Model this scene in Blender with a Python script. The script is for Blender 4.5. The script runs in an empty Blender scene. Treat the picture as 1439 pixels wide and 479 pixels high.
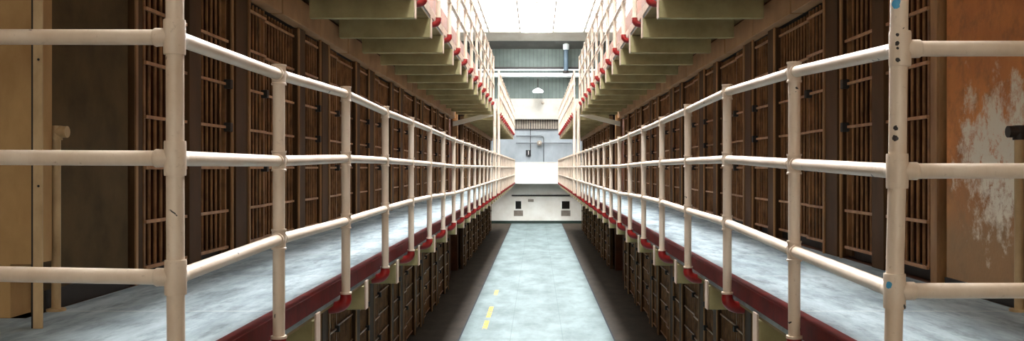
import bpy, bmesh, math, random
from mathutils import Vector, Matrix
random.seed(7)
S = bpy.context.scene
COL = S.collection
F = 1333.0                      # focal length in pixels of the 1439-wide frame
EYE = 3.25                      # camera height above the ground floor
DECK = EYE - 0.70               # second-tier gallery
UPPER = EYE + 1.84              # third-tier gallery
WX = 2.40                       # cell-front plane
EDGE = 1.23                     # gallery edge
PX = 1.16                       # railing plane
YEND = 50.0                     # end of the galleries
YFAR = 55.4                     # end wall

# ------------------------------------------------------------------ materials
def L(c):
    return tuple(((v/255)/12.92 if v/255 <= .04045 else ((v/255+.055)/1.055)**2.4) for v in c) + (1.0,)

class NT:
    def __init__(s, name):
        s.m = bpy.data.materials.new(name); s.m.use_nodes = True
        s.t = s.m.node_tree; s.n = s.t.nodes; s.b = s.n['Principled BSDF']
        tc = s.n.new('ShaderNodeTexCoord'); s.obj = tc.outputs['Object']
        g = s.n.new('ShaderNodeNewGeometry'); s.pos = g.outputs['Position']
    def link(s, a, b): s.t.links.new(a, b)
    def val(s, sock, v):
        if hasattr(v, 'links') or isinstance(v, bpy.types.NodeSocket): s.link(v, sock)
        else: sock.default_value = v
    def noise(s, scale, detail=6, rough=.6, stretch=None, vec=None, dist=0):
        v = vec or s.pos
        if stretch:
            mp = s.n.new('ShaderNodeMapping'); mp.inputs['Scale'].default_value = stretch
            s.link(v, mp.inputs['Vector']); v = mp.outputs['Vector']
        n = s.n.new('ShaderNodeTexNoise'); n.inputs['Scale'].default_value = scale
        n.inputs['Detail'].default_value = detail; n.inputs['Roughness'].default_value = rough
        n.inputs['Distortion'].default_value = dist
        s.link(v, n.inputs['Vector']); return n.outputs['Fac']
    def ramp(s, fac, a, b, smooth=False):
        n = s.n.new('ShaderNodeMapRange'); n.clamp = True
        if smooth: n.interpolation_type = 'SMOOTHSTEP'
        n.inputs['From Min'].default_value = a; n.inputs['From Max'].default_value = b
        s.link(fac, n.inputs['Value']); return n.outputs['Result']
    def math(s, op, a, b=None):
        n = s.n.new('ShaderNodeMath'); n.operation = op
        s.val(n.inputs[0], a)
        if b is not None: s.val(n.inputs[1], b)
        return n.outputs[0]
    def mix(s, fac, a, b, mode='MIX'):
        n = s.n.new('ShaderNodeMix'); n.data_type = 'RGBA'; n.blend_type = mode
        s.val(n.inputs['Factor'], fac); s.val(n.inputs['A'], a); s.val(n.inputs['B'], b)
        return n.outputs['Result']
    def sep(s, vec=None):
        n = s.n.new('ShaderNodeSeparateXYZ'); s.link(vec or s.pos, n.inputs[0]); return n.outputs
    def band(s, v, a, b):
        return s.math('MULTIPLY', s.math('GREATER_THAN', v, a), s.math('LESS_THAN', v, b))
    def dist(s, p, vec=None):
        n = s.n.new('ShaderNodeVectorMath'); n.operation = 'DISTANCE'
        s.link(vec or s.pos, n.inputs[0]); n.inputs[1].default_value = p; return n.outputs['Value']
    def bump(s, h, strength=.3, d=.01):
        n = s.n.new('ShaderNodeBump'); n.inputs['Strength'].default_value = strength
        n.inputs['Distance'].default_value = d; s.link(h, n.inputs['Height'])
        s.link(n.outputs['Normal'], s.b.inputs['Normal'])
    def fin(s, col, rough=.6, metal=0.0, spec=.5):
        s.val(s.b.inputs['Base Color'], col); s.val(s.b.inputs['Roughness'], rough)
        s.b.inputs['Metallic'].default_value = metal
        s.b.inputs['Specular IOR Level'].default_value = spec
        return s.m

def simple(name, c1, c2, scale=4, rough=.6, lo=.35, hi=.7, stretch=None, bump=0, spec=.4):
    t = NT(name); n = t.noise(scale, stretch=stretch)
    col = t.mix(t.ramp(n, lo, hi), L(c1), L(c2))
    if bump: t.bump(t.noise(scale*8), bump, .004)
    return t.fin(col, rough, spec=spec)

def rail_paint(name, spots=(), blue=()):
    t = NT(name)
    col = t.mix(t.ramp(t.noise(6, stretch=(1, .4, .4)), .35, .7), L((222, 203, 184)), L((200, 176, 152)))
    col = t.mix(t.math('MULTIPLY', t.ramp(t.noise(38, 8, .7), .60, .72), .55), col, L((150, 122, 96)))
    chips = t.ramp(t.noise(17, 3, .5, dist=.6), .725, .74)
    for p, r in spots:
        d = t.math('ADD', t.dist(p), t.math('MULTIPLY', t.math('SUBTRACT', t.noise(60, 3), .5), r*1.6))
        chips = t.math('MAXIMUM', chips, t.math('LESS_THAN', d, r))
    col = t.mix(chips, col, L((38, 28, 26)))
    for p, r in blue:
        d = t.math('ADD', t.dist(p), t.math('MULTIPLY', t.math('SUBTRACT', t.noise(45, 3), .5), r*1.2))
        col = t.mix(t.math('LESS_THAN', d, r), col, L((70, 150, 190)))
    t.bump(t.noise(45, 4), .12, .004)
    return t.fin(col, .38, spec=.5)

M = {}
M['rail'] = rail_paint('cream_pipe_paint')
def w3(px, py, Y): return ((px-754)/F*Y, Y, EYE-(py-235.5)/F*Y)
YC = 3.05
def sp(px, py, r): return (w3(px, py, YC-.026), r*.85)
M['rail_chipped'] = rail_paint('chipped_cream_pipe_paint',
    [sp(1261, 49, .007), sp(1262, 61, .009), sp(1262, 68, .007), sp(1262, 85, .009), sp(1258, 180, .010), sp(1257, 194, .012),
     sp(1259, 230, .004), sp(1245, 389, .010)],
    [sp(1258, 5, .020), sp(1247, 401, .016)])
M['red'] = simple('red_paint', (150, 30, 26), (112, 22, 20), 9, .38, bump=.1)
M['red_edge'] = simple('worn_red_edge_paint', (104, 22, 15), (68, 15, 10), 7, .6, bump=.15, spec=.15)
t = NT('gallery_concrete')
c = t.mix(t.ramp(t.noise(2.2, 8, .65, stretch=(2.2, .55, 1)), .3, .72), L((186, 197, 200)), L((110, 121, 124)))
c = t.mix(t.math('MULTIPLY', t.ramp(t.noise(6, 9, .72, stretch=(1.8, .5, 1)), .50, .74), .62), c, L((66, 72, 72)))
xyz = t.sep()
jo = t.math('LESS_THAN', t.math('ABSOLUTE', t.math('SUBTRACT', t.math('MODULO', t.math('ADD', xyz[1], .62), 1.5), .75)), .006)
c = t.mix(t.math('MULTIPLY', jo, .6), c, L((215, 214, 205)))
t.bump(t.noise(30), .15, .004)
M['deck'] = t.fin(c, .75, spec=.08)
M['soffit'] = simple('olive_beige_painted_concrete', (146, 124, 82), (108, 90, 56), 2.5, .75, bump=.15, stretch=(1, 1, 1))
M['beam'] = simple('pale_olive_beam_paint', (172, 160, 116), (142, 130, 88), 3, .7, bump=.12)
M['pinkend'] = simple('pinkish_pale_paint', (214, 192, 172), (190, 160, 140), 5, .6)
M['bar'] = simple('rust_brown_bar_paint', (148, 104, 64), (102, 68, 40), 5, .55, lo=.4, hi=.65, spec=.3)
M['xbar'] = simple('worn_tan_crossbar_paint', (190, 144, 104), (140, 94, 60), 8, .45)
M['pier'] = simple('dark_brown_steel_paint', (88, 60, 34), (60, 40, 21), 3, .65, stretch=(1, 1, .3), spec=.2)
M['strip'] = simple('tan_edge_strip_paint', (172, 130, 86), (124, 86, 52), 5, .5, stretch=(1, 1, .3))
M['housing'] = simple('brown_housing_paint', (180, 140, 100), (148, 110, 74), 2.0, .6, bump=.1)
M['dark'] = simple('dark_iron', (40, 32, 26), (26, 21, 18), 5, .6)
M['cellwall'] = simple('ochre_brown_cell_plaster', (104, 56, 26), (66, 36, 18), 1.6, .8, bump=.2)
M['panel'] = simple('dark_olive_brown_plate_paint', (92, 74, 48), (66, 52, 32), 3, .8, bump=.15, spec=.15)
M['ochre'] = simple('ochre_plaster', (186, 150, 102), (152, 114, 70), 3, .75, bump=.2, stretch=(1, 1, .5))
M['tan'] = simple('tan_pipe_paint', (192, 164, 124), (150, 122, 84), 8, .5, stretch=(1, 1, .4))
M['white'] = simple('white_wall_paint', (240, 236, 226), (222, 214, 200), 1.2, .7)
M['greywall'] = simple('grey_wall_paint', (150, 155, 158), (120, 126, 129), .9, .7, stretch=(1, 1, .6))
t = NT('green_grey_boarding')
xyz = t.sep()
c = t.mix(t.ramp(t.noise(1.2), .3, .7), L((88, 98, 92)), L((66, 75, 70)))
li = t.math('LESS_THAN', t.math('MODULO', t.math('ADD', xyz[0], 20), .22), .035)
c = t.mix(t.math('MULTIPLY', li, .55), c, L((44, 52, 48)))
M['board'] = t.fin(c, .7)
M['greybeam'] = simple('grey_roof_beam_paint', (96, 96, 92), (76, 76, 73), 1.0, .7)
M['pipewhite'] = simple('white_pipe_paint', (232, 238, 238), (206, 214, 216), 3, .45)
M['bluegrey'] = simple('blue_grey_pipe_paint', (78, 94, 106), (60, 76, 88), 3, .5)
M['greenbase'] = simple('dark_green_skirting_paint', (40, 58, 48), (28, 42, 36), 3, .5)
M['glassdark'] = simple('dark_window_glass', (30, 26, 22), (18, 16, 14), 3, .15)
M['vent'] = simple('grey_brown_vent_metal', (150, 138, 124), (124, 112, 98), 4, .6)
M['cream'] = simple('cream_band_paint', (176, 172, 162), (156, 151, 141), 1.2, .7)
M['conduit'] = simple('dark_grey_conduit', (84, 86, 88), (66, 68, 70), 4, .5)
M['black'] = simple('black_box_paint', (24, 24, 26), (14, 14, 16), 4, .5)

t = NT('ground_floor_concrete')
xyz = t.sep(); X, Y = xyz[0], xyz[1]
c = t.mix(t.ramp(t.noise(.9, 8, .65, stretch=(1.6, .7, 1)), .3, .7), L((128, 140, 139)), L((90, 101, 100)))
c = t.mix(t.math('MULTIPLY', t.ramp(t.noise(4, 8, .7, stretch=(1, .4, 1)), .52, .75), .35), c, L((62, 74, 73)))
jt = t.math('LESS_THAN', t.math('MODULO', Y, 2.0), .03)
jl = t.math('LESS_THAN', t.math('ABSOLUTE', t.math('SUBTRACT', t.math('ABSOLUTE', X), .5)), .01)
c = t.mix(t.math('MULTIPLY', t.math('MAXIMUM', jt, jl), .35), c, L((80, 92, 90)))
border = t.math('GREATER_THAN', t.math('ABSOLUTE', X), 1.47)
cb = t.mix(t.ramp(t.noise(3, 8, .7, stretch=(1, .5, 1)), .3, .7), L((78, 68, 58)), L((52, 45, 38)))  # border brown with the shade under the galleries mixed into its colour
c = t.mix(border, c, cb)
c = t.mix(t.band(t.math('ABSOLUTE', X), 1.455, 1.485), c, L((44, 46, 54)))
yel = t.math('MULTIPLY', t.band(X, -1.10, -1.00), t.math('MAXIMUM', t.math('MAXIMUM', t.band(Y, 19.1, 20.2), t.band(Y, 20.6, 22.2)), t.band(Y, 24.2, 25.2)))
wear = t.ramp(t.noise(9, 5, .7), .42, .5)
c = t.mix(t.math('MULTIPLY', t.math('MULTIPLY', yel, wear), .85), c, L((204, 158, 52)))
t.bump(t.noise(14), .1, .004)
M['floor'] = t.fin(c, .6, spec=.06)

t = NT('peeling_orange_plaster')
c = t.mix(t.ramp(t.noise(2.2, 8, .65), .3, .7), L((216, 140, 72)), L((172, 104, 54)))
c = t.mix(t.math('MULTIPLY', t.ramp(t.noise(7, 8, .7), .5, .7), .6), c, L((112, 78, 50)))
zz = t.sep()[2]
low = t.ramp(t.math('ADD', zz, t.math('MULTIPLY', t.noise(3), .6)), EYE+.35, EYE-.1)
c = t.mix(t.math('MULTIPLY', low, .75), c, L((150, 126, 94)))
d = t.math('ADD', t.dist((WX, 4.95, EYE+.05)), t.math('MULTIPLY', t.math('SUBTRACT', t.noise(5, 8, .75), .5), 1.5))
pm = t.math('MULTIPLY', t.ramp(d, .44, .24), t.ramp(t.noise(14, 8, .75), .34, .47))
c = t.mix(pm, c, L((240, 231, 212)))
t.bump(t.math('ADD', t.noise(20, 8), t.math('MULTIPLY', pm, .6)), .35, .01)
M['peel'] = t.fin(c, .75)

def emit(name, col, strength):
    m = bpy.data.materials.new(name); m.use_nodes = True; n = m.node_tree.nodes
    for x in list(n): n.remove(x)
    e = n.new('ShaderNodeEmission'); o = n.new('ShaderNodeOutputMaterial')
    e.inputs['Color'].default_value = col; e.inputs['Strength'].default_value = strength
    m.node_tree.links.new(e.outputs[0], o.inputs[0]); return m
SKY = 50.0
M['skyglass'] = emit('daylit_frosted_skylight_glass', (.93, .97, 1.0, 1), SKY)
M['side_glow'] = emit('added_side_glow', (.93, .97, 1.0, 1), 3.0)  # dim glow added beside the real skylight so the ceiling sides read white
M['backglass'] = emit('daylit_frosted_window_glass', (1.0, .93, .82, 1), 5.0)
M['lampglow'] = emit('lit_lamp_glass', (1.0, .97, .9, 1), 4.0)

# ------------------------------------------------------------------ mesh helpers
class MB:
    def __init__(s): s.bm = bmesh.new()
    def box(s, x0, x1, y0, y1, z0, z1, bevel=0):
        x0, x1 = sorted((x0, x1)); y0, y1 = sorted((y0, y1)); z0, z1 = sorted((z0, z1))
        v = [s.bm.verts.new(p) for p in ((x0,y0,z0),(x1,y0,z0),(x1,y1,z0),(x0,y1,z0),(x0,y0,z1),(x1,y0,z1),(x1,y1,z1),(x0,y1,z1))]
        fs = [s.bm.faces.new([v[i] for i in q]) for q in ((3,2,1,0),(4,5,6,7),(0,1,5,4),(1,2,6,5),(2,3,7,6),(3,0,4,7))]
        if bevel:
            es = list({e for f in fs for e in f.edges})
            bmesh.ops.bevel(s.bm, geom=es, offset=bevel, segments=2, affect='EDGES', profile=.5)
        return s
    def prism(s, pts, axis, a, b):
        """polygon pts (2-D) extruded along axis from a to b"""
        def P(p, t):
            if axis == 'y': return (p[0], t, p[1])
            if axis == 'x': return (t, p[0], p[1])
            return (p[0], p[1], t)
        v0 = [s.bm.verts.new(P(p, a)) for p in pts]; v1 = [s.bm.verts.new(P(p, b)) for p in pts]
        s.bm.faces.new(v0[::-1]); s.bm.faces.new(v1)
        n = len(pts)
        for i in range(n): s.bm.faces.new((v0[i], v0[(i+1) % n], v1[(i+1) % n], v1[i]))
        bmesh.ops.recalc_face_normals(s.bm, faces=s.bm.faces); return s
    def tube(s, pts, r, seg=16, caps=True):
        pts = [Vector(p) for p in pts]; n = len(pts)
        rr = r if isinstance(r, (list, tuple)) else [r]*n
        rings = []; ref = None
        for i, p in enumerate(pts):
            a = pts[max(i-1, 0)]; b = pts[min(i+1, n-1)]
            d = (b-a)
            if d.length < 1e-6: d = Vector((0, 0, 1))
            d.normalize()
            if i and 0 < i < n-1:
                d = ((pts[i]-pts[i-1]).normalized() + (pts[i+1]-pts[i]).normalized())
                d = d.normalized() if d.length > 1e-6 else (pts[i+1]-pts[i-1]).normalized()
            if ref is None:
                ref = Vector((0, 0, 1)) if abs(d.z) < .9 else Vector((1, 0, 0))
            u = d.cross(ref).normalized(); w = d.cross(u).normalized(); ref = -w if w.dot(ref) < 0 else w
            w = ref; u = w.cross(d).normalized()
            rings.append([s.bm.verts.new(p + (u*math.cos(t) + w*math.sin(t))*rr[i]) for t in [2*math.pi*k/seg for k in range(seg)]])
        for a, b in zip(rings, rings[1:]):
            for k in range(seg): s.bm.faces.new((a[k], a[(k+1) % seg], b[(k+1) % seg], b[k]))
        if caps:
            s.bm.faces.new(rings[0][::-1]); s.bm.faces.new(rings[-1])
        return s
    def lathe(s, prof, c=(0, 0, 0), seg=20, axis='z'):
        """prof: (t, r) pairs along the axis -> one closed turned solid"""
        ax = {'x': Vector((1,0,0)), 'y': Vector((0,1,0)), 'z': Vector((0,0,1))}[axis]
        u = Vector((0,1,0)) if axis == 'x' else Vector((1,0,0)); w = ax.cross(u); c = Vector(c)
        rings = [[s.bm.verts.new(c + ax*t + (u*math.cos(a) + w*math.sin(a))*r) for a in [2*math.pi*k/seg for k in range(seg)]] for t, r in prof]
        for a, b in zip(rings, rings[1:]):
            for k in range(seg): s.bm.faces.new((a[k], a[(k+1) % seg], b[(k+1) % seg], b[k]))
        s.bm.faces.new(rings[0][::-1]); s.bm.faces.new(rings[-1])
        bmesh.ops.recalc_face_normals(s.bm, faces=s.bm.faces); return s
    def mesh(s, name, mat, smooth=False):
        me = bpy.data.meshes.new(name)
        bmesh.ops.recalc_face_normals(s.bm, faces=s.bm.faces)
        s.bm.to_mesh(me); s.bm.free(); me.materials.append(mat)
        if smooth:
            for p in me.polygons: p.use_smooth = True
            try: me.set_sharp_from_angle(angle=math.radians(40))
            except Exception: pass
        return me
    def build(s, name, mat, parent=None, loc=(0, 0, 0), smooth=False):
        return put(name, s.mesh(name, mat, smooth), parent, loc)

def put(name, me, parent=None, loc=(0, 0, 0)):
    o = bpy.data.objects.new(name, me); COL.objects.link(o); o.location = loc
    if parent: o.parent = parent
    return o
def tag(o, label=None, cat=None, group=None, kind=None):
    for k, v in (('label', label), ('category', cat), ('group', group), ('kind', kind)):
        if v: o[k] = v
    return o
def thing(name, label, cat, loc=(0, 0, 0), group=None):
    o = bpy.data.objects.new(name, None); COL.objects.link(o); o.location = loc; o.empty_display_size = .2
    return tag(o, label, cat, group)
def struct(o): o['kind'] = 'structure'; return o
def copy_tree(o, parent=None):
    c = o.copy(); COL.objects.link(c); c.parent = parent
    for ch in o.children: copy_tree(ch, c)
    return c
ORD = ['', 'first', 'second', 'third', 'fourth', 'fifth', 'sixth', 'seventh', 'eighth', 'ninth', 'tenth', 'eleventh', 'twelfth',
       'thirteenth', 'fourteenth', 'fifteenth', 'sixteenth', 'seventeenth', 'eighteenth']
SIDE = {-1: 'left', 1: 'right'}

# ------------------------------------------------------------------ the shell
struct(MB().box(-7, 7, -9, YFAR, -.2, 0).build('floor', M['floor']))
GAP0, GAP1 = 27.35, 30.0        # the aisle that crosses the block
BACK = 4.3
# cell module along the corridor
MOD0 = 7.45
for s in (-1, 1):
    w = MB()
    w.box(s*BACK, s*(BACK+.2), 2.6, YEND, 0, UPPER+2.35)
    parts = [5.60, 6.47]
    y = MOD0
    while y < YEND-.5:
        parts += [y+.06, y+2.02]; y += 3.0
    for p in parts:
        if GAP0+.3 < p < GAP1-.3: continue
        w.box(s*(WX+.10), s*BACK, p, p+.12, .02, UPPER+.0)
    w.box(s*(WX+.10), s*BACK, GAP0-.2, GAP0, 0, UPPER); w.box(s*(WX+.10), s*BACK, GAP1, GAP1+.2, 0, UPPER)
    w.box(s*(WX+.10), s*BACK, YEND-.25, YEND, 0, UPPER+2.35)
    w.box(s*(WX+.10), s*BACK, 2.6, YEND, UPPER+.02, UPPER+2.35)      # top tier, seen only past the railings
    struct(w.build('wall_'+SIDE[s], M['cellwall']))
    f = MB()
    for z in (DECK, UPPER):
        f.box(s*(WX-.02), s*BACK, 4.6, YEND-.25, z-.16, z-.005)
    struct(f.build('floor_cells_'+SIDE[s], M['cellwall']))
    o = MB().box(s*7, s*7.2, -9, YFAR, 0, EYE+8).build('wall_outer_'+SIDE[s], M['white']); struct(o)
# side walls at the near end of the galleries
peel = MB().box(WX, WX+.3, 2.6, 5.55, 0, UPPER).build('wall_near_right', M['peel']); struct(peel)
plate = MB().box(-WX, -WX-.2, 4.60, 5.57, 0, UPPER).build('wall_near_left', M['panel']); struct(plate)
struct(MB().box(-WX+.012, -WX, 4.62, 5.57, DECK, DECK+.10).build('shadow_strip_left', M['dark']))  # shadow along the foot of the left panel, built as a dark strip
struct(MB().box(WX-.012, WX, 4.7, 5.55, DECK, DECK+.06).build('shadow_strip_right', M['dark']))  # dark strip standing for the shadow at the right wall's foot
oc = MB()
oc.box(-2.35, -4.3, 4.42, 4.60, DECK+.25, UPPER-.13)
oc.box(-2.452, -4.3, 4.42, 4.60, DECK, DECK+.25)
struct(oc.build('wall_return_left', M['ochre']))
struct(MB().box(-7, 7, -9.2, -9, 0, EYE+8).build('wall_back', M['white']))

# ------------------------------------------------------------------ roof
CE = EYE+7.6
roof = MB()
for s in (-1, 1):
    roof.prism([(s*4.6, CE), (s*7.1, CE-1.3), (s*7.1, CE-1.1), (s*4.6, CE+.2)], 'y', -9, YFAR)
roof.prism([(53.3, CE), (54.45, EYE+7.27), (54.45, EYE+7.5), (53.3, CE+.2)], 'x', -4.6, 4.6)
struct(roof.build('ceiling', M['white']))
struct(MB().prism([(54.45, EYE+7.27), (YFAR, EYE+6.93), (YFAR, EYE+7.6), (54.45, EYE+7.6)], 'x', -6.9, 6.9).build('ceiling_beam', M['greybeam']))
SK0 = 4.0
sk = MB().box(-.9, .9, SK0, 53.3, CE+.10, CE+.14).build('window_1', M['skyglass']); struct(sk)
sk = MB().box(-4.6, -.902, SK0, 53.3, CE+.10, CE+.14).build('window_6', M['side_glow']); struct(sk)  # added glowing sheet left of the skylight, not a window
sk = MB().box(.902, 4.6, SK0, 53.3, CE+.10, CE+.14).build('window_7', M['side_glow']); struct(sk)  # added glowing sheet on the right side, not a window
struct(MB().box(-4.6, 4.6, -9, SK0-.01, CE+.10, CE+.2).build('ceiling_near', M['white']))
fr = MB()
y = SK0
while y < 53:
    fr.box(-4.6, 4.6, y, y+.06, CE, CE+.098); y += 2.0
for x in (-4.6, -2.7, -.93, 0, .87, 2.64, 4.54): fr.box(x, x+.06, SK0, 53.3, CE+.002, CE+.096)
struct(fr.build('trim_1', M['white']))
bw = MB().box(-5.5, 5.5, -8.99, -8.95, EYE-.6, EYE+1.5).build('window_2', M['backglass']); struct(bw)
fr = MB()
for i in range(9): fr.box(-5.5+i*1.36, -5.42+i*1.36, -8.95, -8.87, EYE-.6, EYE+1.5)
for z in (-.6, .42, 1.42): fr.box(-5.5, 5.5, -8.94, -8.88, EYE+z, EYE+z+.08)
struct(fr.build('trim_2', M['dark']))

# ------------------------------------------------------------------ end wall
P = F/YFAR
def fx(px): return (px-754)/P
def fz(py): return EYE-(py-235.5)/P
def fw(name, mat, z0, z1, d=0):
    return struct(MB().box(-7, 7, YFAR-d, YFAR+.2, z0, z1).build(name, mat))
fw('wall_end_lower', M['white'], 0, fz(254))
fw('wall_end_middle', M['greywall'], fz(254), fz(167))
fw('wall_end_upper', M['board'], fz(139), EYE+7.6)
b = MB().box(-7, 7, YFAR-.25, YFAR+.2, fz(167), fz(139)).box(-7, 7, YFAR-.33, YFAR-.24, fz(168), fz(165.5))
struct(b.build('trim_3', M['cream']))
struct(MB().box(-7, 7, YFAR-.04, YFAR, 0, fz(310)).build('baseboard_end', M['greenbase']))
# hanging strip of bars under the white band
g = thing('barred_vent_strip', 'dark strip of close vertical bars under the white band on end wall', 'grille', (0, YFAR-.06, fz(181)))
mm = MB()
for i in range(26): mm.box(-1.75+i*.14, -1.72+i*.14, -.02, .01, 0, fz(168)-fz(181))
mm.build('bars', M['dark'], g)
MB().box(-1.8, 1.8, .015, .04, 0, fz(168)-fz(181)).build('backing', M['vent'], g)
MB().box(-1.8, 1.8, -.03, .03, -.03, .0).build('bottom_rail', M['dark'], g)
# windows
for k, (x0, x1) in enumerate(((724, 733), (789, 801))):
    xa, xb, za, zb = fx(x0), fx(x1), fz(294), fz(282)
    q = MB()
    for (a, b_, c_, d_) in ((xa-.05, xa+.02, za-.05, zb+.05), (xb-.02, xb+.05, za-.05, zb+.05), (xa, xb, za-.05, za+.02), (xa, xb, zb-.02, zb+.05)):
        q.box(a, b_, YFAR-.07, YFAR-.001, c_, d_)
    wn = q.build('window_%d' % (k+3), M['white']); struct(wn)
    MB().box(xa, xb, YFAR-.02, YFAR-.005, za, zb).build('pane', M['glassdark'], wn)
    v = thing('wall_vent', ('grey vent panel below the left small window of end wall', 'grey vent panel below the right small window of end wall')[k], 'vent', ((xa+xb)/2, YFAR, fz(303.5)))
    hw = .27; hh = fz(295.5)-fz(303.5)
    q = MB()
    for i in range(6): q.box(-hw+.03, hw-.03, -.035, -.012, .03+i*(hh-.06)/6, .03+(i+.6)*(hh-.06)/6)
    q.build('louvre', M['vent'], v)
    MB().box(-hw, hw, -.012, -.002, 0, hh).build('backing', M['vent'], v)
q = MB().box(fx(742), fx(750), YFAR-.04, YFAR-.002, fz(283.5), fz(279.8), .006)
tag(q.build('wall_plate', M['vent']), 'small grey plate on end wall between the two small windows', 'plate')
q = MB().tube([(fx(719), YFAR-.06, fz(274.5)), (fx(801), YFAR-.06, fz(274.5))], .045, 10)
tag(q.build('wall_pipe', M['dark'], smooth=True), 'dark horizontal pipe on the end wall above the two small windows', 'pipe')
# conduits, valve and box on the grey wall
q = MB().tube([(fx(745.5), YFAR-.04, fz(172)), (fx(745.5), YFAR-.04, fz(212))], .028, 8)
tag(q.build('conduit', M['conduit'], smooth=True), 'straight vertical conduit running down grey end wall to the black box', 'conduit')
q = MB().tube([(fx(725), YFAR-.09, fz(191)), (fx(760), YFAR-.09, fz(191)), (fx(763), YFAR-.09, fz(192)), (fx(764), YFAR-.09, fz(194.5)), (fx(764), YFAR-.09, fz(229))], .028, 8)
tag(q.build('conduit', M['conduit'], smooth=True), 'conduit bending from horizontal to vertical on the grey end wall', 'conduit')
q = MB().tube([(fx(725), YFAR-.14, fz(201)), (fx(803), YFAR-.14, fz(201))], .028, 8)
tag(q.build('conduit', M['conduit'], smooth=True), 'long horizontal conduit across grey end wall carrying the round bell', 'conduit')
bl = thing('alarm_bell', 'round grey bell mounted on long horizontal conduit of grey end wall', 'bell', (fx(758), YFAR-.16, fz(201)))
MB().lathe([(0, .15), (-.03, .15), (-.06, .12), (-.08, .05)], axis='y').build('gong', M['vent'], bl, smooth=True)
MB().lathe([(-.075, .03), (-.10, .03)], axis='y', seg=10).build('hub', M['white'], bl, smooth=True)
bx = thing('switch_box', 'black switch box at the foot of vertical conduit on grey wall', 'box', (fx(742.6), YFAR, fz(219)))
MB().box(-.15, .15, -.14, 0, 0, .34, .01).build('box_body', M['black'], bx)
MB().box(-.01, .015, -.15, -.141, .06, .30).build('cover_seam', M['white'], bx)
q = MB().lathe([(0, .09), (-.04, .09), (-.05, .07)], c=(fx(762.6), YFAR-.25, fz(145)), axis='y')
tag(q.build('round_fitting', M['vent'], smooth=True), 'small round grey fitting on the high white band of end wall', 'fitting')
# hanging lamp
lp = thing('hanging_lamp', 'lit hanging lamp with a wide white shade before green end wall', 'lamp', (fx(756), YFAR-.9, fz(131)))
MB().lathe([(0, .33), (.02, .335), (.13, .26), (.2, .10), (.24, .05)]).build('lamp_shade', M['pipewhite'], lp, smooth=True)
MB().lathe([(-.03, .27), (-.005, .29)]).build('lamp_glass', M['lampglow'], lp, smooth=True)
MB().tube([(0, 0, .24), (0, 0, .75)], .025, 8).build('stem', M['dark'], lp, smooth=True)
MB().tube([(0, 0, .73), (0, .9, .73)], .025, 8).build('wall_arm', M['dark'], lp, smooth=True)
# pipes across the hall
q = MB().tube([(-7, YFAR-.5, fz(99.5)), (7, YFAR-.5, fz(99.5))], .05, 10)
tag(q.build('service_pipe', M['pipewhite'], smooth=True), 'thin white pipe crossing high before end wall, above the thick one', 'pipe')
q = MB().tube([(-7, YFAR-.55, fz(107)), (7, YFAR-.55, fz(107))], .13, 14)
tag(q.build('service_pipe', M['pipewhite'], smooth=True), 'thick white pipe crossing high before end wall, below the thin one', 'pipe')
struct(MB().box(-6.9, 6.9, YFAR-.12, YFAR, fz(97), fz(94.3)).build('trim_4', M['dark']))
vp = thing('vent_stack', 'blue grey vertical pipe with white cap standing on thick white pipe', 'pipe', (fx(795), YFAR-.55, fz(104)))
hh = fz(63)-fz(104)
MB().lathe([(0, .13), (hh-.35, .13)]).build('stack', M['bluegrey'], vp, smooth=True)
MB().lathe([(hh-.36, .15), (hh-.3, .18), (hh-.05, .18), (hh, .12)]).build('cap', M['pipewhite'], vp, smooth=True)
MB().lathe([(.0, .2), (.1, .2), (.14, .16)]).build('flange', M['dark'], vp, smooth=True)
# cross gallery at the end of the galleries
YC2 = 54.3
cg = thing('cross_gallery', 'shallow gallery with solid white parapet crossing the end wall', 'gallery', (0, YC2, DECK))
MB().box(-6.9, 6.9, .102, YFAR-YC2, -.20, -.08).build('deck', M['deck'], cg)
MB().box(-6.9, 6.9, 0, .1, -.06, .98).box(-6.9, 6.9, -.02, .12, .98, 1.02).build('parapet', M['white'], cg)
MB().box(-6.9, 6.9, -.04, .1, -.22, -.061).build('edge_band', M['pipewhite'], cg)

# ------------------------------------------------------------------ galleries
def gallery(s, z, y0, y1, label, beam_phase, beam_step, wide_near=False, end_y=None):
    g = thing('gallery_walkway', label, 'walkway', (s*EDGE, y0, z), 'long cell block galleries')
    n = y1-y0
    d = MB(); d.box(0, s*(WX-.025-EDGE), 0, n, -.12, 0)
    if wide_near or (z == UPPER and y0 < 4 and s < 0): d.box(s*(WX-.025-EDGE), s*(4.25-EDGE), 0, 4.41-y0, -.12, 0)  # upper left: unseen slab added to shade the near deck
    d.build('deck', M['deck'], g)
    MB().box(.0, s*(WX-.03-EDGE), 0.005, n-.005, -.135, -.1205).build('soffit', M['soffit'], g)
    MB().box(-s*.012, s*.06, -.004, n+.004, -.090, .006, .004).build('edge_fascia', M['red_edge'] if z == DECK else M['pinkend'], g)
    bm_ = MB().box(-s*.018, s*(WX-.03-EDGE if z == DECK else 2.25-EDGE), -.05, .05, -.30 if z == DECK else -.36, -.1355, .008).mesh('beam', M['beam'])
    pm_ = MB().box(-s*.03, -s*.0185, -.05, .05, -.30 if z == DECK else -.36, -.098, .003).mesh('end_plate', M['pinkend'])  # pinkish, and paler than the beam: skylit beam end put into the colour
    y = beam_phase
    while y < y1-.15:
        if y > y0+.15:
            b = put('beam', bm_, g, (0, y-y0, 0)); put('end_plate', pm_, b)
        y += beam_step
    return g
gallery(-1, DECK, 2.98, YEND, 'lower pale concrete gallery walkway with red edge along left cells', 3.72, 1.5, True)
gallery(1, DECK, 2.98, YEND, 'lower pale concrete gallery walkway with red edge along right cells', 3.72, 1.5)
UP0 = 2.98; UG0, UG1 = 26.7, 29.0
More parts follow.
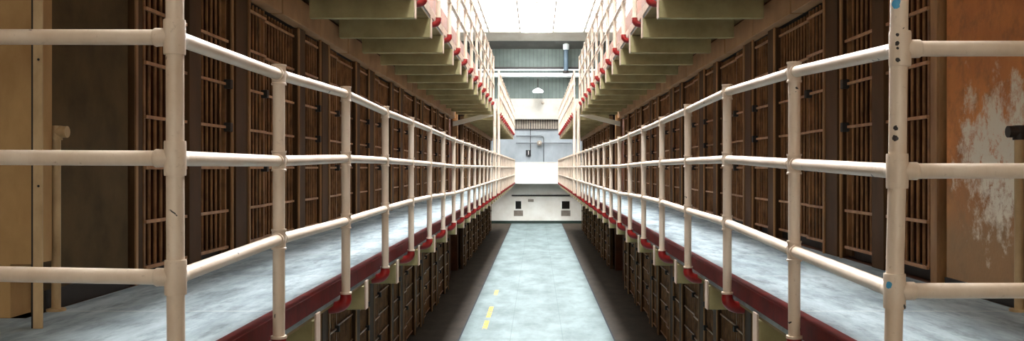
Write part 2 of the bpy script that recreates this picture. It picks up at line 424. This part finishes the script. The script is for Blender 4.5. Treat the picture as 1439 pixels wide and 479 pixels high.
for s in (-1, 1):
    gallery(s, UPPER, UP0, UG0, 'near overhead gallery on the %s, its beamed underside in view' % SIDE[s], 3.75, 1.42)
    gallery(s, UPPER, UG1, YEND, 'far overhead gallery on the %s, beyond the pair of tall posts' % SIDE[s], 29.4, 1.42)

# ------------------------------------------------------------------ railings
RP, RR = .027, .025
elbow_pts = lambda s, zt: [(0, 0, zt+.012), (0, 0, zt-.012)] + [(s*.07*(1-math.cos(a)), 0, zt-.02-.055*math.sin(a)) for a in [math.pi/2*i/5 for i in range(6)]] + [(s*.10, 0, zt-.075)]
fit_mesh = {}
def fittings():
    f = MB()
    f.lathe([(-.046, .0335), (-.038, .0335), (-.036, .0305), (.036, .0305), (.038, .0335), (.046, .0335)], seg=18)
    f.lathe([(-.042, .031), (-.034, .031), (-.032, .0285), (.032, .0285), (.034, .031), (.042, .031)], axis='y', seg=18)
    return f.mesh('fitting', M['rail'], True)
FIT = fittings()
ELB = {s: MB().tube(elbow_pts(s, 0), [.031, .034]+[.036]*6+[.038], 14).lathe([(0, .034), (.012, .034)], seg=14).mesh('elbow', M['red'], True) for s in (-1, 1)}
COLLAR = MB().lathe([(-.006, .036), (.006, .036)], seg=16).mesh('collar', M['rail'], True)
PL = {-1: [(-.419, -.030, .352), (-.418, -.030, .322), (-.448, -.054, .325), (-.425, -.055, .315), (-.42, -.047, .312), (-.412, -.04, .32), (-.40, -.03, .34)],
      1: [(-.382, .011, .396), (-.430, -.016, .375), (-.46, -.05, .335), (-.44, -.05, .330), (-.425, -.047, .32), (-.412, -.04, .325), (-.40, -.03, .34)]}
def knots(s, i):
    return PL[s][i] if i < len(PL[s]) else (-.388, -.018, .362)

def low_railing(s):
    y0 = 3.05; x = s*PX
    g = thing('pipe_railing', ('cream pipe railing along lower left gallery, turning left at near corner post',
              'cream chipped pipe railing along lower right gallery, turning right at near corner post')[s > 0], 'railing', (x, y0, DECK), 'gallery pipe railings')
    ys = [y0] + [4.27+1.5*k for k in range(31)]
    ys = [y for y in ys if y < YEND-.1] + [YEND-.06]
    lean = 0.0045 if s < 0 else 0.0229      # x = +lean*z away from the eye line
    def cx(z): return (-.002-.0*z if s < 0 else 0.0) + (-.0045*(z-EYE) if s < 0 else .0229*(z-EYE))
    cm = M['rail_chipped'] if s > 0 else M['rail']
    # corner post, floor to upper gallery
    a, b = 0.0, UPPER-.0
    cp = MB().tube([(cx(a), 0, a-DECK), (cx(EYE), 0, EYE-DECK), (cx(b)*.3+cx(EYE+.6)*.7, 0, b-DECK)], .028, 20).build('corner_post', cm, g, smooth=True)
    for k in range(3):
        zz = EYE-knots(s, 0)[k]; zl = zz-DECK; c = cx(zz)
        f = MB()
        f.lathe([(-.056, .0335), (-.05, .0345), (.05, .0345), (.056, .0335)], c=(c, 0, zl), seg=22)
        f.lathe([(0, .0285), (.052, .0295), (.062, .0295), (.066, .0265)] if s > 0 else [(0, .0285), (-.05, .0295), (-.06, .0305), (-.066, .0265)], c=(c, 0, zl), axis='x', seg=18)
        f.lathe([(0, .027), (.05, .028), (.056, .0255)], c=(c, 0, zl), axis='y', seg=18)
        f.build('corner_fitting', cm, cp, smooth=True)
        tz = [(.0, -.005, -.011)[k] if s < 0 else 0, 0]
        MB().tube([(c+s*.03, 0, zl), (s*(2.36-PX), 0, zl+((.0024, .006, .022)[k] if s < 0 else .002))], RR, 18).build('cross_rail', M['rail'], g, smooth=True)
    MB().tube([(s*(2.33-PX), 0, 0), (s*(2.33-PX), 0, UPPER-.14-DECK)], RP, 16).build('end_post', M['rail'], g, smooth=True)
    # long rails
    for k in range(3):
        pts = []
        for i, y in enumerate(ys):
            zz = EYE-knots(s, i)[k]
            pts.append((cx(zz) if i == 0 else 0, y-y0+(.02 if i == 0 else 0), zz-DECK))
        # extra points around each knot so that the pipe bends softly
        MB().tube(pts, RR, 16).build('rail', cm if s > 0 else M['rail'], g, smooth=True)
    pmesh = {}
    for i, y in enumerate(ys[1:], 1):
        top = DECK-DECK + (EYE-knots(s, i)[0]) - DECK
        key = round(top, 3)
        if key not in pmesh:
            pmesh[key] = MB().tube([(0, 0, -.085), (0, 0, key+.0)], RP, 16).mesh('post', M['rail'], True)
        p = put('post', pmesh[key], g, (0, y-y0, 0))
        for k in range(3):
            put('fitting', FIT, p, (0, 0, EYE-knots(s, i)[k]-DECK))
        put('elbow', ELB[s], p, (0, 0, -.075)); put('collar', COLLAR, p, (0, 0, -.062))
    return g
for s in (-1, 1): low_railing(s)

def high_railing(s, y0, y1, phase, label):
    g = thing('pipe_railing', label, 'railing', (s*PX, y0, UPPER), 'gallery pipe railings')
    ys = []; y = phase
    while y < y1-.05: ys.append(y); y += 1.42
    ys = [v for v in ys if v > y0+.02]
    pm = MB().tube([(0, 0, -.085), (0, 0, 1.10)], RP, 14).mesh('post', M['rail'], True)
    for h in (1.10, .735, .365):
        MB().tube([(0, ys[0]-y0-.04, h), (0, ys[-1]-y0+.04, h)], RR, 14).build('rail', M['rail'], g, smooth=True)
    for y in ys:
        p = put('post', pm, g, (0, y-y0, 0))
        for h in (1.10, .735, .365): put('fitting', FIT, p, (0, 0, h))
        put('elbow', ELB[s], p, (0, 0, -.075)); put('collar', COLLAR, p, (0, 0, -.062))
    return g
for s in (-1, 1):
    high_railing(s, UP0, UG0, 4.12, 'near cream pipe railing of the %s overhead gallery' % SIDE[s])
    high_railing(s, UG1, YEND, 29.2, 'far cream pipe railing of %s overhead gallery, beyond the tall posts' % SIDE[s])
    for j, (y, w) in enumerate(((26.35, 'nearer'), (29.12, 'farther'))):
        t = thing('tall_post', '%s of two tall cream posts between the %s galleries' % (w, SIDE[s]), 'post', (s*(PX+.005), y, DECK), 'tall gallery posts')
        MB().tube([(0, 0, -.085), (0, 0, UPPER-DECK-.0)], .045, 14).build('shaft', M['rail'], t, smooth=True)
        MB().lathe([(UPPER-DECK-.20, .062), (UPPER-DECK-.14, .062)], seg=14).build('top_collar', M['rail'], t, smooth=True)
    # diagonal strut and pillar at the aisle
    zt, zb = EYE+1.52, EYE+1.24
    q = MB().prism([(s*1.2, zt-.05), (s*1.2, zt+.06), (s*2.36, zb+.06), (s*2.36, zb-.07)], 'y', 26.72, 26.86)
    tag(q.build('diagonal_brace', M['white']), 'pale diagonal brace under the end of near %s overhead gallery' % SIDE[s], 'brace')  # white instead of beam paint: light on its front face put into the colour
    q = MB().box(s*2.24, s*2.385, 26.88, 27.02, DECK, UPPER-.13, .008)
    tag(q.build('aisle_pillar', M['strip']), 'square tan pillar by the cross aisle on the %s gallery' % SIDE[s], 'pillar')

# ------------------------------------------------------------------ locking-gear housings over the cells
def housing(s, z, y0, y1, label):
    g = thing('gear_housing', label, 'housing', (s*WX, y0, z))
    y = y0; i = 0
    step = 1.5
    panels = {}
    while y < y1-.1:
        e = min(y+step, y1)-(.055 if i % 2 else .012); ln = round(e-y, 3)
        if ln not in panels: panels[ln] = MB().box(-s*.10, s*.019, 0, ln, 2.095, 2.34, .006).mesh('cover_panel', M['housing'])
        put('cover_panel', panels[ln], g, (0, y-y0, 0)); y += step; i += 1
    MB().box(s*.02, s*.09, .0, y1-y0, 2.095, 2.395).build('backing', M['dark'], g)
    return g
for s in (-1, 1):
    sd = SIDE[s]
    housing(s, DECK, 5.62, GAP0-.25, 'brown segmented box beam above near cell fronts of %s gallery' % sd)
    housing(s, DECK, GAP1, YEND-.3, 'brown segmented box beam above far cell fronts of %s gallery' % sd)

# ------------------------------------------------------------------ cell fronts
XB = [.09, .37, .70, 1.01, 1.34, 1.67, 2.0]
def bar_meshes(h):
    return MB().tube([(0, 0, .09), (0, 0, h)], .0115, 8).mesh('bar', M['bar'], True)
BAR = bar_meshes(2.07)
def xb(n): return MB().box(-.026, -.012, 0, n, -.009, .009).mesh('crossbar', M['xbar'])
def grille(root, s, name, y0, y1, x, detail):
    n = y1-y0; nb = int(round((n-.03)/.097)); sp_ = (n-.03)/nb
    f = MB().box(s*(x-.012), s*(x+.016), y0, y0+.03, .09, 2.07).box(s*(x-.012), s*(x+.016), y1-.03, y1, .09, 2.07)
    if not detail:
        for i in range(1, nb): f.tube([(s*x, y0+.015+i*sp_, .09), (s*x, y0+.015+i*sp_, 2.07)], .0115, 6, False)
    gr = f.build(name, M['bar'], root)
    if detail:
        for i in range(1, nb): put('bar', BAR, gr, (s*x, y0+.015+i*sp_, 0))
    key = (round(n, 3), s)
    me = XBM.setdefault(key, MB().box(-s*.030, -s*.012, 0, n, -.010, .010).mesh('crossbar', M['xbar']))
    for z in XB: put('crossbar', me, gr, (s*x, y0, z))
    return gr
XBM = {}
def lock(s, x, y, z): return MB().box(s*(x-.035), s*(x+.02), y-.03, y+.03, z-.035, z+.035, .006)

def cell(kind, s, y, z, detail, length=None):
    r = thing('cell_front', None, 'cell front', (s*WX, y, z))
    if kind == 'wide':
        MB().box(-s*.04, s*.06, 0, .33, 0, 2.09, .004).build('pier', M['pier'], r)
        MB().box(-s*.055, -s*.0405, .30, .33, 0, 2.085).build('edge_strip', M['strip'], r)
        grille(r, s, 'door', .35, .86, -.005, detail)
        MB().box(s*.05, s*.09, .85, .95, .02, 2.08).build('door_slot', M['dark'], r)
        g = grille(r, s, 'fixed_grille', .94, 1.95, .03, detail)
        MB().tube([(-s*.035, 1.975, 0), (-s*.035, 1.975, 2.09)], .014, 8).build('pole', M['strip'], r, smooth=True)
        for zz in (.70, 1.34): lock(s, -.03, .80, zz).build('lock_box', M['dark'], r)
        n = 2.0
    elif kind == 'narrow':
        MB().box(-s*.04, s*.06, 0, .23, 0, 2.09, .004).build('pier', M['pier'], r)
        grille(r, s, 'door', .24, .85, 0, detail)
        MB().tube([(-s*.04, .90, 0), (-s*.04, .90, 2.09)], .014, 8).build('pole', M['strip'], r, smooth=True)
        MB().box(s*.03, s*.08, .86, 1.0, .02, 2.08).build('door_slot', M['pier'], r)
        for zz in (1.01, 1.34): lock(s, -.03, .82, zz).build('lock_box', M['dark'], r)
        n = 1.0
    else:                                                            # half opening beside the solid end wall
        MB().box(-s*.010, s*.08, 0, .12, 0, 2.09, .004).build('jamb', M['strip' if s > 0 else 'pier'], r)
        MB().box(-s*.020, -s*.0105, .0, .03, 0, 2.085).build('edge_strip', M['strip'], r)
        grille(r, s, 'fixed_grille', .125, .80, 0, detail)
        n = .82
    MB().box(s*.05, s*.09, 0.002, n-.002, .0, .085).build('sill', M['dark'], r)
    return r

def where(tier, s): return '%s %s' % (SIDE[s], 'gallery' if tier == 1 else 'ground floor')
for tier, z in ((1, DECK), (0, 0.0)):
    for s in (-1, 1):
        w = where(tier, s)
        protos = {}
        nw = nn = 0
        def place(kind, y):
            near = y < 13 and tier == 1
            key = (kind, near)
            if key not in protos:
                r = cell(kind, s, y, z, near); protos[key] = r
            else:
                r = copy_tree(protos[key]); r.location = (s*WX, y, z)
            return r
        if tier == 0: nn = 0
        if tier == 1: r = place('half', 5.64)
        if tier == 1: tag(r, 'half-width barred cell front beside the solid end wall, %s' % w, 'cell front', 'cell fronts, %s' % w)
        if tier == 1: r = place('narrow', 6.45); nn += 1
        if tier == 1: tag(r, 'narrow barred cell door, first along from the near end, %s' % w, 'cell front', 'cell fronts, %s' % w)
        y = MOD0
        while y < YEND-2.3:
            for kind, yy, n in (('wide', y, 2.0), ('narrow', y+2.0, 1.0)):
                if (yy < GAP1 and yy+n > GAP0-.2) or (tier == 0 and yy < 9): continue
                if kind == 'wide': nw += 1; k = nw
                else: nn += 1; k = nn
                r = place(kind, yy)
                tag(r, ('wide barred cell front, %s wide one from the near end, %s' if kind == 'wide' else
                        'narrow barred cell door, %s narrow one from the near end, %s') % (ORD[k], w), 'cell front', 'cell fronts, %s' % w)
            y += 3.0

# ------------------------------------------------------------------ foreground posts on the galleries
a = thing('angle_post', 'tall tan steel angle post standing before ochre wall on left gallery', 'post', (-2.17, 4.13, DECK))
MB().box(-.02, .02, -.004, .004, 0, UPPER-.14-DECK).build('front_flange', M['tan'], a)
MB().box(-.03, -.022, -.0, .055, 0, UPPER-.14-DECK).build('shadow_flange', M['dark'], a)  # shadow gap left of the post, put in as a dark flange
for z_ in (.62, 1.17, 1.55): MB().lathe([(-.006, .006), (-.010, .004)], c=(.004, 0, z_), axis='y', seg=8).build('bolt', M['dark'], a)
for s, y, lab in ((-1, 4.64, 'short tan pipe stanchion with tee top beside the dark left wall'),
                  (1, 4.62, 'short tan pipe stanchion with dark tee top before the peeling right wall')):
    t = thing('pipe_stanchion', lab, 'post', (s*2.35, y, DECK), None)
    MB().tube([(0, 0, 0), (0, 0, .88)], .022, 14).build('shaft', M['tan'], t, smooth=True)
    q = MB().lathe([(.835, .029), (.905, .029)], seg=16); q.tube([(0, 0, .875), (-s*.055, 0, .875)], .029, 14)
    q.build('tee', M['tan'] if s < 0 else M['dark'], t, smooth=True)
    MB().lathe([(0, .045), (.012, .045)], seg=16).build('base_flange', M['tan'], t, smooth=True)

# ------------------------------------------------------------------ light, camera, output
wd = bpy.data.worlds.new('World'); S.world = wd; wd.use_nodes = True
wd.node_tree.nodes['Background'].inputs['Color'].default_value = (.85, .93, 1, 1)
wd.node_tree.nodes['Background'].inputs['Strength'].default_value = 1.0
cam = bpy.data.cameras.new('camera'); co = bpy.data.objects.new('camera', cam); COL.objects.link(co)
co.location = (0, 0, EYE); co.rotation_euler = (math.pi/2, 0, 0)
cam.sensor_fit = 'HORIZONTAL'; cam.sensor_width = 36; cam.lens = F/1439*36
cam.shift_x = -34.5/1439; cam.shift_y = -4.0/1439; cam.clip_start = .05; cam.clip_end = 200
S.camera = co
S.view_settings.view_transform = 'Standard'; S.view_settings.look = 'None'
S.view_settings.exposure = 0.0; S.view_settings.gamma = 1.0; S.view_settings.use_curve_mapping = False
S.cycles.use_denoising = True
S.cycles.max_bounces = 8; S.cycles.diffuse_bounces = 6
S.cycles.sample_clamp_indirect = 6
